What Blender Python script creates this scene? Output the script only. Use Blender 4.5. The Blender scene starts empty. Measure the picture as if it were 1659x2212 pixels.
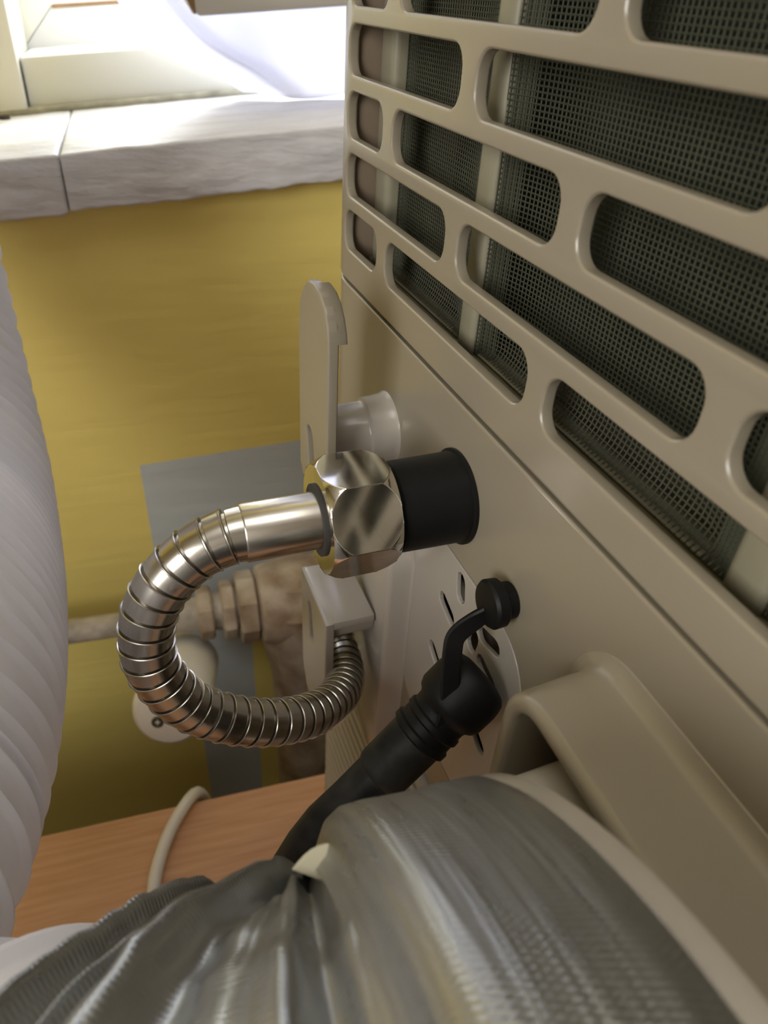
import bpy, bmesh, math, random
from mathutils import Vector, Matrix, noise
random.seed(7)
S = bpy.context.scene
COL = S.collection
PI = math.pi
ZC = 0.98                                  # camera height above the floor; everything below is written relative to it

# ------------------------------------------------------------------ camera, sky, lights, exposure
cam_d = bpy.data.cameras.new('camera'); cam = bpy.data.objects.new('camera', cam_d); COL.objects.link(cam)
yaw, pitch, roll = [math.radians(a) for a in (22.9296, 36.0534, 4.1436)]
right0 = Vector((math.cos(yaw), -math.sin(yaw), 0)); fwd0 = Vector((math.sin(yaw), math.cos(yaw), 0))
fwd = fwd0*math.cos(pitch) - Vector((0, 0, 1))*math.sin(pitch)
up0 = right0.cross(fwd)
right = right0*math.cos(roll) + up0*math.sin(roll)
up = up0*math.cos(roll) - right0*math.sin(roll)
mw = Matrix.Identity(4)
for i in range(3):
    mw[i][0] = right[i]; mw[i][1] = up[i]; mw[i][2] = -fwd[i]
mw[0][3], mw[1][3], mw[2][3] = -0.1, 0.0, ZC
cam.matrix_world = mw
cam_d.sensor_fit = 'HORIZONTAL'; cam_d.sensor_width = 36.0; cam_d.lens = 36.0*1540.0/1659.0
cam_d.clip_start = 0.01
cam_d.dof.use_dof = True; cam_d.dof.focus_distance = 0.235; cam_d.dof.aperture_fstop = 22.0
S.camera = cam
S.view_settings.view_transform = 'Standard'; S.view_settings.look = 'None'
S.view_settings.gamma = 1.0; S.view_settings.use_curve_mapping = False
S.view_settings.exposure = 0.0

w = bpy.data.worlds.new('sky'); S.world = w; w.use_nodes = True
bg = w.node_tree.nodes['Background']; bg.inputs[0].default_value = (0.86, 0.93, 1.0, 1); bg.inputs[1].default_value = 1.5

WA = math.radians(3.6)                     # the house wall is turned a little against the appliance
XW = Vector((math.cos(WA), -math.sin(WA), 0)); NW = Vector((math.sin(WA), math.cos(WA), 0)); ZV = Vector((0, 0, 1))
def wp(s, n, z): return XW*s + NW*n + ZV*z
def sh(s, n, z): return wp(s, n, z + 0.107*(s + 0.19))   # the sill of this old house is out of level

def area_light(name, loc, direction, sx, sy, power, color):
    d = bpy.data.lights.new(name, 'AREA'); d.shape = 'RECTANGLE'; d.size = sx; d.size_y = sy; d.energy = power; d.color = color
    o = bpy.data.objects.new(name, d); COL.objects.link(o); o.location = loc
    o.rotation_euler = (-Vector(direction)).to_track_quat('Z', 'Y').to_euler(); return o
# daylight entering by the window over the sill; plus added fill lights from the left and overhead
area_light('daylight_window', wp(0.50, 1.02, 0.62), -NW + ZV*0.12, 1.35, 1.25, 72.0, (0.90, 0.95, 1.0))
area_light('added_side_fill', wp(-1.46, -0.98, 0.46), XW + NW*0.6 - ZV*0.2, 0.85, 0.90, 28.0, (1.0, 0.97, 0.93))  # added fill, shining in through a made-up opening
area_light('added_overhead_fill', wp(-0.45, -0.35, 1.50), -ZV, 0.7, 0.7, 6.5, (1.0, 0.97, 0.93))  # added overhead fill, no fixture behind it

# ------------------------------------------------------------------ materials
def mat(name, color, rough=0.5, metal=0.0, var=0.0, vscale=8.0, bump=0.0, bscale=60.0, stretch=(1, 1, 1), col2=None,
        coat=0.0, spec=0.5, coords='Object', detail=4.0, rvar=0.0, bdist=0.004):
    m = bpy.data.materials.new(name); m.use_nodes = True
    nt = m.node_tree; b = nt.nodes['Principled BSDF']
    b.inputs['Base Color'].default_value = (*color, 1); b.inputs['Roughness'].default_value = rough
    b.inputs['Metallic'].default_value = metal; b.inputs['Coat Weight'].default_value = coat
    b.inputs['Specular IOR Level'].default_value = spec
    tc = nt.nodes.new('ShaderNodeTexCoord'); mp = nt.nodes.new('ShaderNodeMapping'); mp.inputs['Scale'].default_value = stretch
    nt.links.new(tc.outputs[coords], mp.inputs[0])
    m['map'] = mp.name
    if var > 0:
        n = nt.nodes.new('ShaderNodeTexNoise'); n.inputs['Scale'].default_value = vscale; n.inputs['Detail'].default_value = detail
        nt.links.new(mp.outputs[0], n.inputs[0])
        r = nt.nodes.new('ShaderNodeValToRGB'); r.color_ramp.elements[0].position = 0.3; r.color_ramp.elements[1].position = 0.7
        c2 = col2 or tuple(c*(1-var) for c in color)
        r.color_ramp.elements[0].color = (*c2, 1); r.color_ramp.elements[1].color = (*color, 1)
        nt.links.new(n.outputs['Fac'], r.inputs[0]); nt.links.new(r.outputs[0], b.inputs['Base Color'])
        if rvar > 0:
            q = nt.nodes.new('ShaderNodeMapRange'); q.inputs[3].default_value = rough - rvar; q.inputs[4].default_value = rough + rvar
            nt.links.new(n.outputs['Fac'], q.inputs[0]); nt.links.new(q.outputs[0], b.inputs['Roughness'])
    if bump > 0:
        n2 = nt.nodes.new('ShaderNodeTexNoise'); n2.inputs['Scale'].default_value = bscale; n2.inputs['Detail'].default_value = 5
        nt.links.new(mp.outputs[0], n2.inputs[0])
        bp = nt.nodes.new('ShaderNodeBump'); bp.inputs['Strength'].default_value = bump; bp.inputs['Distance'].default_value = bdist
        nt.links.new(n2.outputs['Fac'], bp.inputs['Height']); nt.links.new(bp.outputs[0], b.inputs['Normal'])
    return m

M_ac = mat('ivory_plastic', (0.255, 0.223, 0.166), 0.27, var=0.05, vscale=6, bump=0.015, bscale=40)
M_acwhite = mat('cream_white_plastic', (0.375, 0.343, 0.30), 0.20, var=0.04, vscale=9, bump=0.02, bscale=30)
M_yellowed = mat('yellowed_plastic', (0.42, 0.36, 0.22), 0.3, var=0.12, vscale=14)
M_filter = mat('filter_frame_plastic', (0.27, 0.25, 0.175), 0.4, var=0.1, vscale=20)
M_mesh = mat('filter_mesh_thread', (0.060, 0.063, 0.040), 0.65, var=0.3, vscale=50, spec=0.2)
M_coil = mat('dark_coil', (0.028, 0.036, 0.026), 0.6, var=0.4, vscale=25)
M_dark = mat('dark_gap', (0.02, 0.018, 0.015), 0.7)
M_black = mat('black_rubber', (0.006, 0.006, 0.006), 0.5, spec=0.22, var=0.3, vscale=40, bump=0.05, bscale=300, bdist=0.0006)
M_dusty = mat('dusty_black_rubber', (0.006, 0.006, 0.006), 0.5, spec=0.22, var=1.0, vscale=120, col2=(0.028, 0.028, 0.026), bump=0.1, bscale=220, bdist=0.0008)
M_chrome = mat('worn_chrome', (0.78, 0.76, 0.72), 0.09, metal=1.0, var=0.35, vscale=70, bump=0.05, bscale=110, rvar=0.05, bdist=0.0002)
M_steel = mat('brushed_steel', (0.50, 0.47, 0.42), 0.25, metal=1.0, var=0.12, vscale=50, stretch=(1, 3, 3), bump=0.03, bscale=260, rvar=0.06, bdist=0.0003)
M_hosesteel = mat('interlocked_steel', (0.46, 0.435, 0.39), 0.25, metal=1.0, var=0.15, vscale=40, bump=0.03, bscale=200, rvar=0.07, bdist=0.0003)
M_white = mat('white_cast_plastic', (0.90, 0.88, 0.86), 0.4, var=0.03)
M_cable = mat('white_cable_sheath', (0.66, 0.62, 0.55), 0.4)
M_screw = mat('screw_metal', (0.12, 0.11, 0.09), 0.4, metal=0.8)
M_wood = mat('bare_wood', (0.26, 0.15, 0.07), 0.7, var=0.4, vscale=60)
M_frame = mat('painted_window_wood', (0.60, 0.59, 0.54), 0.4, var=0.06, vscale=12, bump=0.12, bscale=25, stretch=(0.4, 1, 1))
M_jamb = mat('cream_painted_wood', (0.68, 0.65, 0.54), 0.4, var=0.08, vscale=8, bump=0.1, bscale=20)
M_sash = mat('grey_painted_sash', (0.50, 0.47, 0.41), 0.5, var=0.2, vscale=20, bump=0.15, bscale=35, stretch=(0.3, 1, 1))
M_sill = mat('brushed_white_paint', (0.62, 0.61, 0.62), 0.5, var=0.22, vscale=38, bump=0.9, bscale=30, stretch=(0.45, 1, 1.5), bdist=0.007)
M_room = mat('white_room_paint', (0.72, 0.70, 0.66), 0.8, var=0.04)
M_yroom = mat('yellow_room_paint', (0.40, 0.34, 0.16), 0.7, var=0.04)
M_panel = mat('brown_panelled_wall', (0.36, 0.31, 0.26), 0.6, var=0.2)
M_floor = mat('brown_lino', (0.08, 0.055, 0.035), 0.5, var=0.3, vscale=12)
M_rad = mat('stained_radiator_paint', (0.60, 0.52, 0.42), 0.5, var=1.0, vscale=30, col2=(0.26, 0.17, 0.10), bump=0.5, bscale=60, detail=8)
M_pipe = mat('painted_pipe', (0.58, 0.52, 0.44), 0.5, var=0.5, vscale=60, bump=0.5, bscale=90)
M_debris = mat('dark_debris', (0.03, 0.02, 0.015), 0.8)

def wood_mat():
    m = mat('beech_veneer', (0.58, 0.33, 0.19), 0.38, var=1.0, vscale=14, col2=(0.47, 0.245, 0.125), stretch=(1.2, 16, 1), detail=8, bump=0.04, bscale=40, rvar=0.05)
    nt = m.node_tree; b = nt.nodes['Principled BSDF']
    src = b.inputs['Base Color'].links[0].from_socket
    v = nt.nodes.new('ShaderNodeTexVoronoi'); v.inputs['Scale'].default_value = 60
    mp = nt.nodes.new('ShaderNodeMapping'); mp.inputs['Scale'].default_value = (0.35, 1, 1)
    tc = nt.nodes.new('ShaderNodeTexCoord'); nt.links.new(tc.outputs['Object'], mp.inputs[0]); nt.links.new(mp.outputs[0], v.inputs[0])
    r = nt.nodes.new('ShaderNodeValToRGB'); r.color_ramp.elements[0].position = 0.03; r.color_ramp.elements[1].position = 0.07
    r.color_ramp.elements[0].color = (0.45, 0.40, 0.35, 1); r.color_ramp.elements[1].color = (1, 1, 1, 1)
    nt.links.new(v.outputs['Distance'], r.inputs[0])
    x = nt.nodes.new('ShaderNodeMixRGB'); x.blend_type = 'MULTIPLY'; x.inputs[0].default_value = 1
    nt.links.new(src, x.inputs[1]); nt.links.new(r.outputs[0], x.inputs[2]); nt.links.new(x.outputs[0], b.inputs['Base Color'])
    return m
M_desk = wood_mat()

def wall_mat():
    # old yellow gloss with brush marks, and a rectangle by the radiator that was left in the earlier grey-blue
    m = mat('yellow_brushed_paint', (0.80, 0.655, 0.20), 0.36, var=0.05, vscale=5, bump=0.32, bscale=30, stretch=(0.35, 1, 2.4), bdist=0.004)
    nt = m.node_tree; b = nt.nodes['Principled BSDF']; L = nt.links.new
    src = b.inputs['Base Color'].links[0].from_socket
    tc = nt.nodes.new('ShaderNodeTexCoord'); sp = nt.nodes.new('ShaderNodeSeparateXYZ'); L(tc.outputs['Object'], sp.inputs[0])
    def mth(op, a, c):
        n = nt.nodes.new('ShaderNodeMath'); n.operation = op
        for i, q in enumerate((a, c)):
            if isinstance(q, (int, float)): n.inputs[i].default_value = q
            else: L(q, n.inputs[i])
        return n.outputs[0]
    s, z = sp.outputs['X'], sp.outputs['Z']
    top = mth('ADD', mth('MULTIPLY', s, 0.066), -0.3655)
    upper = mth('MULTIPLY', mth('MULTIPLY', mth('GREATER_THAN', s, -0.1345), mth('LESS_THAN', z, top)), mth('GREATER_THAN', z, -0.585))
    lower = mth('MULTIPLY', mth('MULTIPLY', mth('GREATER_THAN', s, -0.113), mth('LESS_THAN', s, -0.042)), mth('LESS_THAN', z, -0.584))
    mask = mth('MAXIMUM', upper, lower)
    x = nt.nodes.new('ShaderNodeMixRGB'); L(mask, x.inputs[0]); L(src, x.inputs[1]); x.inputs[2].default_value = (0.50, 0.54, 0.54, 1)
    L(x.outputs[0], b.inputs['Base Color'])
    # a few scratches and drips under the paint
    w2 = nt.nodes.new('ShaderNodeTexVoronoi'); w2.feature = 'DISTANCE_TO_EDGE'; w2.inputs['Scale'].default_value = 7
    nz = nt.nodes.new('ShaderNodeTexNoise'); nz.inputs['Scale'].default_value = 6
    L(tc.outputs['Object'], nz.inputs[0]); L(nz.outputs['Color'], w2.inputs[0])
    return m
M_wall = wall_mat()

def tape_mat(name='silver_duct_tape', base=(0.35, 0.355, 0.34)):
    m = mat(name, base, 0.29, metal=0.8, var=0.22, vscale=9, coords='UV', stretch=(40, 4, 1), rvar=0.06)
    nt = m.node_tree; b = nt.nodes['Principled BSDF']; L = nt.links.new
    tc = nt.nodes.new('ShaderNodeTexCoord'); sp = nt.nodes.new('ShaderNodeSeparateXYZ'); L(tc.outputs['UV'], sp.inputs[0])
    def wv(out, f):
        a = nt.nodes.new('ShaderNodeMath'); a.operation = 'MULTIPLY'; a.inputs[1].default_value = f*2*PI; L(out, a.inputs[0])
        s = nt.nodes.new('ShaderNodeMath'); s.operation = 'SINE'; L(a.outputs[0], s.inputs[0]); return s.outputs[0]
    a = wv(sp.outputs['X'], 340); c = wv(sp.outputs['Y'], 900)
    ml = nt.nodes.new('ShaderNodeMath'); ml.operation = 'MULTIPLY'; L(a, ml.inputs[0]); L(c, ml.inputs[1])
    ad = nt.nodes.new('ShaderNodeMath'); ad.operation = 'ADD'; L(ml.outputs[0], ad.inputs[0])
    n3 = nt.nodes.new('ShaderNodeTexNoise'); n3.inputs['Scale'].default_value = 260; n3.inputs['Detail'].default_value = 2
    mp = nt.nodes.new('ShaderNodeMapping'); mp.inputs['Scale'].default_value = (1, 0.06, 1); L(tc.outputs['UV'], mp.inputs[0]); L(mp.outputs[0], n3.inputs[0])
    m3 = nt.nodes.new('ShaderNodeMath'); m3.operation = 'MULTIPLY'; m3.inputs[1].default_value = 9.0; L(n3.outputs['Fac'], m3.inputs[0])
    L(m3.outputs[0], ad.inputs[1])
    bp = nt.nodes.new('ShaderNodeBump'); bp.inputs['Strength'].default_value = 0.30; bp.inputs['Distance'].default_value = 0.0002
    L(ad.outputs[0], bp.inputs['Height']); L(bp.outputs[0], b.inputs['Normal'])
    return m
M_tape = tape_mat()
M_tapeback = mat('tape_adhesive_side', (0.56, 0.53, 0.40), 0.6, var=0.1, vscale=60)

def pvc_mat():
    m = mat('white_pvc_hose', (0.90, 0.89, 0.91), 0.38, var=0.02)
    nt = m.node_tree; b = nt.nodes['Principled BSDF']; out = nt.nodes['Material Output']
    t = nt.nodes.new('ShaderNodeBsdfTranslucent'); t.inputs[0].default_value = (0.95, 0.94, 0.96, 1)
    mx = nt.nodes.new('ShaderNodeMixShader'); mx.inputs[0].default_value = 0.30
    nt.links.new(b.outputs[0], mx.inputs[1]); nt.links.new(t.outputs[0], mx.inputs[2]); nt.links.new(mx.outputs[0], out.inputs[0]); return m
M_pvc = pvc_mat()
def curtain_mat():
    m = bpy.data.materials.new('sheer_white_cloth'); m.use_nodes = True; nt = m.node_tree; out = nt.nodes['Material Output']; b = nt.nodes['Principled BSDF']
    b.inputs['Base Color'].default_value = (0.88, 0.88, 0.92, 1); b.inputs['Roughness'].default_value = 0.9
    t = nt.nodes.new('ShaderNodeBsdfTranslucent'); t.inputs[0].default_value = (0.72, 0.72, 0.80, 1)
    mx = nt.nodes.new('ShaderNodeMixShader'); mx.inputs[0].default_value = 0.45
    nt.links.new(b.outputs[0], mx.inputs[1]); nt.links.new(t.outputs[0], mx.inputs[2])
    n2 = nt.nodes.new('ShaderNodeTexNoise'); n2.inputs['Scale'].default_value = 30
    nt.links.new(mx.outputs[0], out.inputs[0]); return m
M_curtain = curtain_mat()

# ------------------------------------------------------------------ mesh helpers
def link(name, me, m, parent=None, sharp=35):
    if m: me.materials.append(m)
    me.shade_smooth()
    me.set_sharp_from_angle(angle=math.radians(sharp))
    o = bpy.data.objects.new(name, me); COL.objects.link(o)
    if parent: o.parent = parent
    return o
def from_data(name, V, F, m, parent=None, sharp=35, uv=None):
    me = bpy.data.meshes.new(name); me.from_pydata([tuple(v) for v in V], [], F); me.update()
    if uv:
        l = me.uv_layers.new(name='UVMap')
        k = 0
        for f in F:
            for vi in f: l.data[k].uv = uv[vi]; k += 1
    return link(name, me, m, parent, sharp)
def thing(name, label, cat, loc=(0, 0, 0), group=None):
    o = bpy.data.objects.new(name, None); COL.objects.link(o); o.location = loc; o['label'] = label; o['category'] = cat
    if group: o['group'] = group
    o.empty_display_size = 0.02
    return o
def tag(o, label, cat): o['label'] = label; o['category'] = cat; return o
def struct(o): o['kind'] = 'structure'; return o

def box_fn(name, fn, a, b, m, parent=None, bev=0.0, div=None, post=None, seg=2):
    """a box in the coordinates of fn (u,v,w)->point, with bevelled edges"""
    bm = bmesh.new()
    bmesh.ops.create_cube(bm, size=1.0)
    for v in bm.verts:
        v.co = Vector([a[i] + (v.co[i] + 0.5)*(b[i] - a[i]) for i in range(3)])
    if bev > 0: bmesh.ops.bevel(bm, geom=list(bm.edges), offset=bev, segments=seg, profile=0.5, affect='EDGES')
    if div:
        for ax, n in enumerate(div):
            for k in range(1, n):
                p = [0, 0, 0]; p[ax] = a[ax] + (b[ax] - a[ax])*k/n; nn = [0, 0, 0]; nn[ax] = 1
                bmesh.ops.bisect_plane(bm, geom=list(bm.verts) + list(bm.edges) + list(bm.faces), plane_co=p, plane_no=nn)
    for v in bm.verts:
        if post: v.co = Vector(post(*v.co))
        v.co = fn(*v.co)
    bmesh.ops.recalc_face_normals(bm, faces=list(bm.faces))
    me = bpy.data.meshes.new(name); bm.to_mesh(me); bm.free()
    return link(name, me, m, parent)
def ident(x, y, z): return Vector((x, y, z))

def frame_of(d, ref=None):
    d = Vector(d).normalized(); ref = Vector(ref) if ref else (Vector((0, 0, 1)) if abs(d.z) < 0.9 else Vector((1, 0, 0)))
    a = ref - d*ref.dot(d); a.normalize(); return a, d.cross(a)
def catmull(P, n):
    P = [Vector(p) for p in P]; out = []
    for i in range(len(P) - 1):
        p0 = P[i-1] if i > 0 else P[i]*2 - P[i+1]; p1, p2 = P[i], P[i+1]; p3 = P[i+2] if i + 2 < len(P) else P[i+1]*2 - P[i]
        for k in range(n):
            t = k/n
            out.append(0.5*((2*p1) + (p2-p0)*t + (2*p0-5*p1+4*p2-p3)*t*t + (3*p1-p0-3*p2+p3)*t**3))
    out.append(P[-1]); return out
class Path:
    """arc-length parametrised path with a twist-free frame"""
    def __init__(self, P, n=24, ref=None):
        self.p = catmull(P, n); self.s = [0.0]
        for a, b in zip(self.p, self.p[1:]): self.s.append(self.s[-1] + (b-a).length)
        self.L = self.s[-1]; self.t = []; self.u = []
        N = len(self.p)
        for i in range(N): self.t.append((self.p[min(i+1, N-1)] - self.p[max(i-1, 0)]).normalized())
        u = frame_of(self.t[0], ref)[0]
        for i in range(N):
            u = u - self.t[i]*u.dot(self.t[i]); u.normalize(); self.u.append(u.copy())
        self.i = 0
    def at(self, s):
        s = max(0.0, min(self.L, s))
        while self.i > 0 and self.s[self.i] > s: self.i -= 1
        while self.i < len(self.s) - 2 and self.s[self.i+1] < s: self.i += 1
        i = self.i; f = (s - self.s[i])/max(1e-9, self.s[i+1] - self.s[i])
        p = self.p[i].lerp(self.p[i+1], f); t = self.t[i].lerp(self.t[i+1], f).normalized(); u = self.u[i].lerp(self.u[i+1], f)
        u = (u - t*u.dot(t)).normalized(); return p, t, u, t.cross(u)
def sweep(name, path, prof, m, parent=None, seg=32, sharp=35, rfun=None, cap=True, shear=0.0):
    """prof: list of (s, r); rfun(s, angle, r) may change the radius; shear makes rings helical"""
    V, F, UV = [], [], []
    for (s, r) in prof:
        for k in range(seg + 1):
            a = 2*PI*k/seg
            ss = s + shear*k/seg
            p, t, u, v = path.at(ss)
            rr = rfun(ss, a, r) if rfun else r
            V.append(p + (u*math.cos(a) + v*math.sin(a))*rr); UV.append((ss, k/seg*2*PI*0.09))
    n = len(prof); q = seg + 1
    for i in range(n - 1):
        for k in range(seg):
            F.append((i*q + k, i*q + k + 1, (i+1)*q + k + 1, (i+1)*q + k))
    if cap:
        F.append(tuple(range(seg - 1, -1, -1))); F.append(tuple((n-1)*q + k for k in range(seg)))
    bm_o = from_data(name, V, F, m, parent, sharp, UV)
    bm = bmesh.new(); bm.from_mesh(bm_o.data); bmesh.ops.remove_doubles(bm, verts=bm.verts, dist=1e-7); bmesh.ops.recalc_face_normals(bm, faces=bm.faces)
    bm.to_mesh(bm_o.data); bm.free(); bm_o.data.shade_smooth(); bm_o.data.set_sharp_from_angle(angle=math.radians(sharp))
    return bm_o
def lathe(name, p0, d, prof, m, parent=None, seg=40, sharp=35, cap=True, ref=None):
    """prof: list of (distance along d, radius)"""
    d = Vector(d).normalized(); p0 = Vector(p0); u, v = frame_of(d, ref); V, F, UV = [], [], []
    for (s, r) in prof:
        for k in range(seg):
            a = 2*PI*k/seg; V.append(p0 + d*s + (u*math.cos(a) + v*math.sin(a))*r); UV.append((s, k/seg*2*PI*0.09))
    n = len(prof)
    for i in range(n - 1):
        for k in range(seg):
            F.append((i*seg + k, i*seg + (k+1) % seg, (i+1)*seg + (k+1) % seg, (i+1)*seg + k))
    if cap:
        F.append(tuple(range(seg - 1, -1, -1))); F.append(tuple((n-1)*seg + k for k in range(seg)))
    o = from_data(name, V, F, m, parent, sharp, UV)
    bm = bmesh.new(); bm.from_mesh(o.data); bmesh.ops.recalc_face_normals(bm, faces=bm.faces); bm.to_mesh(o.data); bm.free()
    o.data.shade_smooth(); o.data.set_sharp_from_angle(angle=math.radians(sharp))
    return o
def rrect(cy, cz, hy, hz, r, n=8):
    """rounded rectangle as a list of (y, z), counter-clockwise"""
    out = []
    for (sy, sz, a0) in ((1, 1, 0), (-1, 1, 90), (-1, -1, 180), (1, -1, 270)):
        for k in range(n + 1):
            a = math.radians(a0 + 90*k/n); out.append((cy + sy*(hy - r) + r*math.cos(a), cz + sz*(hz - r) + r*math.sin(a)))
    return out
def slot_poly(p, q, wd, n=6):
    """stadium between two points"""
    p, q = Vector(p), Vector(q); d = (q - p).normalized(); nn = Vector((-d.y, d.x)); out = []
    for k in range(n + 1):
        a = -PI/2 + PI*k/n; out.append(tuple(q + d*math.cos(a)*wd + nn*math.sin(a)*wd))
    for k in range(n + 1):
        a = PI/2 + PI*k/n; out.append(tuple(p + d*math.cos(a)*wd + nn*math.sin(a)*wd))
    return out
def panel2d(name, outer, holes, depth, bev, m, parent, mapf, cuts=(), sharp=28, bres=2):
    """plate with holes in (a, b); mapf(a, b, w) places it, w from 0 (back) to depth (front)"""
    cu = bpy.data.curves.new(name + '_outline', 'CURVE'); cu.dimensions = '2D'; cu.fill_mode = 'BOTH'
    cu.extrude = depth/2 - bev; cu.bevel_depth = bev; cu.bevel_resolution = bres; cu.offset = -bev
    for loop in [outer] + list(holes):
        sp = cu.splines.new('POLY'); sp.points.add(len(loop) - 1); sp.use_cyclic_u = True
        for pt, c in zip(sp.points, loop): pt.co = (c[0], c[1], 0, 1)
    tmp = bpy.data.objects.new(name + '_outline', cu); COL.objects.link(tmp)
    dg = bpy.context.evaluated_depsgraph_get(); dg.update()
    me = bpy.data.meshes.new_from_object(tmp.evaluated_get(dg)); me.name = name
    bpy.data.objects.remove(tmp); bpy.data.curves.remove(cu)
    bm = bmesh.new(); bm.from_mesh(me); bmesh.ops.remove_doubles(bm, verts=bm.verts, dist=1e-6)
    for c in cuts:
        bmesh.ops.bisect_plane(bm, geom=list(bm.verts) + list(bm.edges) + list(bm.faces), plane_co=(c, 0, 0), plane_no=(1, 0, 0))
    for v in bm.verts: v.co = mapf(v.co.x, v.co.y, v.co.z + depth/2)
    bmesh.ops.recalc_face_normals(bm, faces=bm.faces)
    bm.to_mesh(me); bm.free(); me.materials.clear()
    o = link(name, me, m, parent, sharp)
    wn = o.modifiers.new('normals', 'WEIGHTED_NORMAL'); wn.keep_sharp = True; wn.weight = 100
    return o

# ------------------------------------------------------------------ the room
def room_box(name, a, b, m): return struct(box_fn(name, wp, a, b, m))
WT = 0.6                                                         # distance of the window wall
struct(box_fn('floor', wp, (-1.5, -1.6, -1.03), (2.0, WT, -0.98), M_floor))
struct(box_fn('ceiling', wp, (-1.5, -1.6, 1.55), (2.0, 1.0, 1.62), M_room))
struct(box_fn('wall_right', wp, (1.9, -1.6, -0.98), (2.0, WT, 1.55), M_yroom))
struct(box_fn('wall_front', wp, (-1.5, -1.6, -0.98), (2.0, -1.5, 1.55), M_panel))
# the left wall has an opening added for the side fill light
wl = bpy.data.objects.new('wall_left', None); COL.objects.link(wl); struct(wl)
for a, b in (((-1.5, -1.6, -0.98), (-1.4, WT, 0.0)), ((-1.5, -1.6, 1.08), (-1.4, WT, 1.55)),
             ((-1.5, -1.6, 0.0), (-1.4, -1.44, 1.08)), ((-1.5, -0.54, 0.0), (-1.4, WT, 1.08))):
    box_fn('wall_panel', wp, a, b, M_yroom, wl)
# window wall: yellow below the sill and beside the window
wb = bpy.data.objects.new('wall_back', None); COL.objects.link(wb); struct(wb)
def wall_piece(a, b, m):
    me = bpy.data.meshes.new('wall_panel'); bm = bmesh.new(); bmesh.ops.create_cube(bm, size=1)
    for v in bm.verts: v.co = Vector([a[i] + (v.co[i] + 0.5)*(b[i] - a[i]) for i in range(3)])
    bm.to_mesh(me); bm.free(); me.materials.append(m)
    o = bpy.data.objects.new('wall_panel', me); COL.objects.link(o); o.parent = wb; o.rotation_euler = (0, 0, -WA); return o
o = wall_piece((-0.245, WT, -0.98), (1.30, WT + 0.42, -0.143), M_wall)
for v in o.data.vertices:
    if v.co.z > -0.5: v.co.z += 0.107*(v.co.x + 0.19)
wall_piece((-1.5, WT, -0.98), (-0.245, WT + 0.42, 1.55), M_wall)
wall_piece((1.30, WT, -0.98), (2.0, WT + 0.42, 1.55), M_wall)
wall_piece((-0.245, WT, 1.30), (1.30, WT + 0.42, 1.55), M_wall)

# sill: two painted boards with an open joint
sl = bpy.data.objects.new('trim_1', None); COL.objects.link(sl); struct(sl)
def sill_post(seed):
    def f(s, n, z):
        if z < -0.12:
            z += 0.0022*noise.noise(Vector((s*38 + seed, n*9, 3.1))) + 0.0012*noise.noise(Vector((s*110, n*20, seed)))
        else: z += 0.0006*noise.noise(Vector((s*50, n*50, seed)))
        n += 0.0009*noise.noise(Vector((s*60, z*60, seed + 5)))
        return (s, n, z)
    return f
box_fn('board', sh, (-0.60, 0.579, -0.1475), (-0.15225, 0.80, -0.1079), M_sill, sl, bev=0.0022, div=(90, 3, 3), post=sill_post(1.0), seg=3)
box_fn('board', sh, (-0.1516, 0.5793, -0.1472), (1.25, 0.80, -0.1080), M_sill, sl, bev=0.0022, div=(220, 3, 3), post=sill_post(4.0), seg=3)

# window frame: lower rail, its ledge, jamb; a sash standing open, glass
wd = bpy.data.objects.new('window_1', None); COL.objects.link(wd); struct(wd)
box_fn('lower_rail', sh, (-0.187, 0.789, -0.1085), (1.25, 0.888, -0.0648), M_frame, wd, bev=0.0025)
box_fn('caulk_bead', sh, (-0.24, 0.781, -0.1085), (1.25, 0.792, -0.1030), mat('dirty_caulk', (0.38, 0.36, 0.28), 0.7, var=0.5, vscale=60), wd, bev=0.002)
def slab(name, pts, n0, n1, m):
    V = [sh(a, n0, z) for a, z in pts] + [sh(a, n1, z) for a, z in pts]; n = len(pts)
    o = from_data(name, V, [tuple(range(n)), tuple(range(2*n - 1, n - 1, -1))] + [(k, n + k, n + (k+1) % n, (k+1) % n) for k in range(n)], m, wd)
    bm = bmesh.new(); bm.from_mesh(o.data); bmesh.ops.recalc_face_normals(bm, faces=bm.faces); bm.to_mesh(o.data); bm.free()
slab('outer_rail', [(-0.1965, -0.0700), (1.25, -0.0700), (1.25, -0.0330), (-0.1600, -0.0330)], 0.888, 0.93, M_frame)
slab('outer_stile', [(-0.30, -0.0700), (-0.1975, -0.0700), (-0.1610, -0.0330), (-0.1610, 1.2), (-0.30, 1.2)], 0.8885, 0.93, M_jamb)
slab('putty_line', [(-0.1600, -0.0345), (1.25, -0.0345), (1.25, -0.0315), (-0.1600, -0.0315)], 0.887, 0.92, M_wood)
box_fn('jamb', sh, (-0.30, 0.782, -0.1085), (-0.1885, 0.889, 1.2), M_jamb, wd, bev=0.002)
box_fn('jamb', sh, (1.2, 0.782, -0.1), (1.30, 0.93, 1.2), M_jamb, wd)
box_fn('head_rail', sh, (-0.26, 0.782, 1.1), (1.30, 0.93, 1.2), M_frame, wd)
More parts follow.
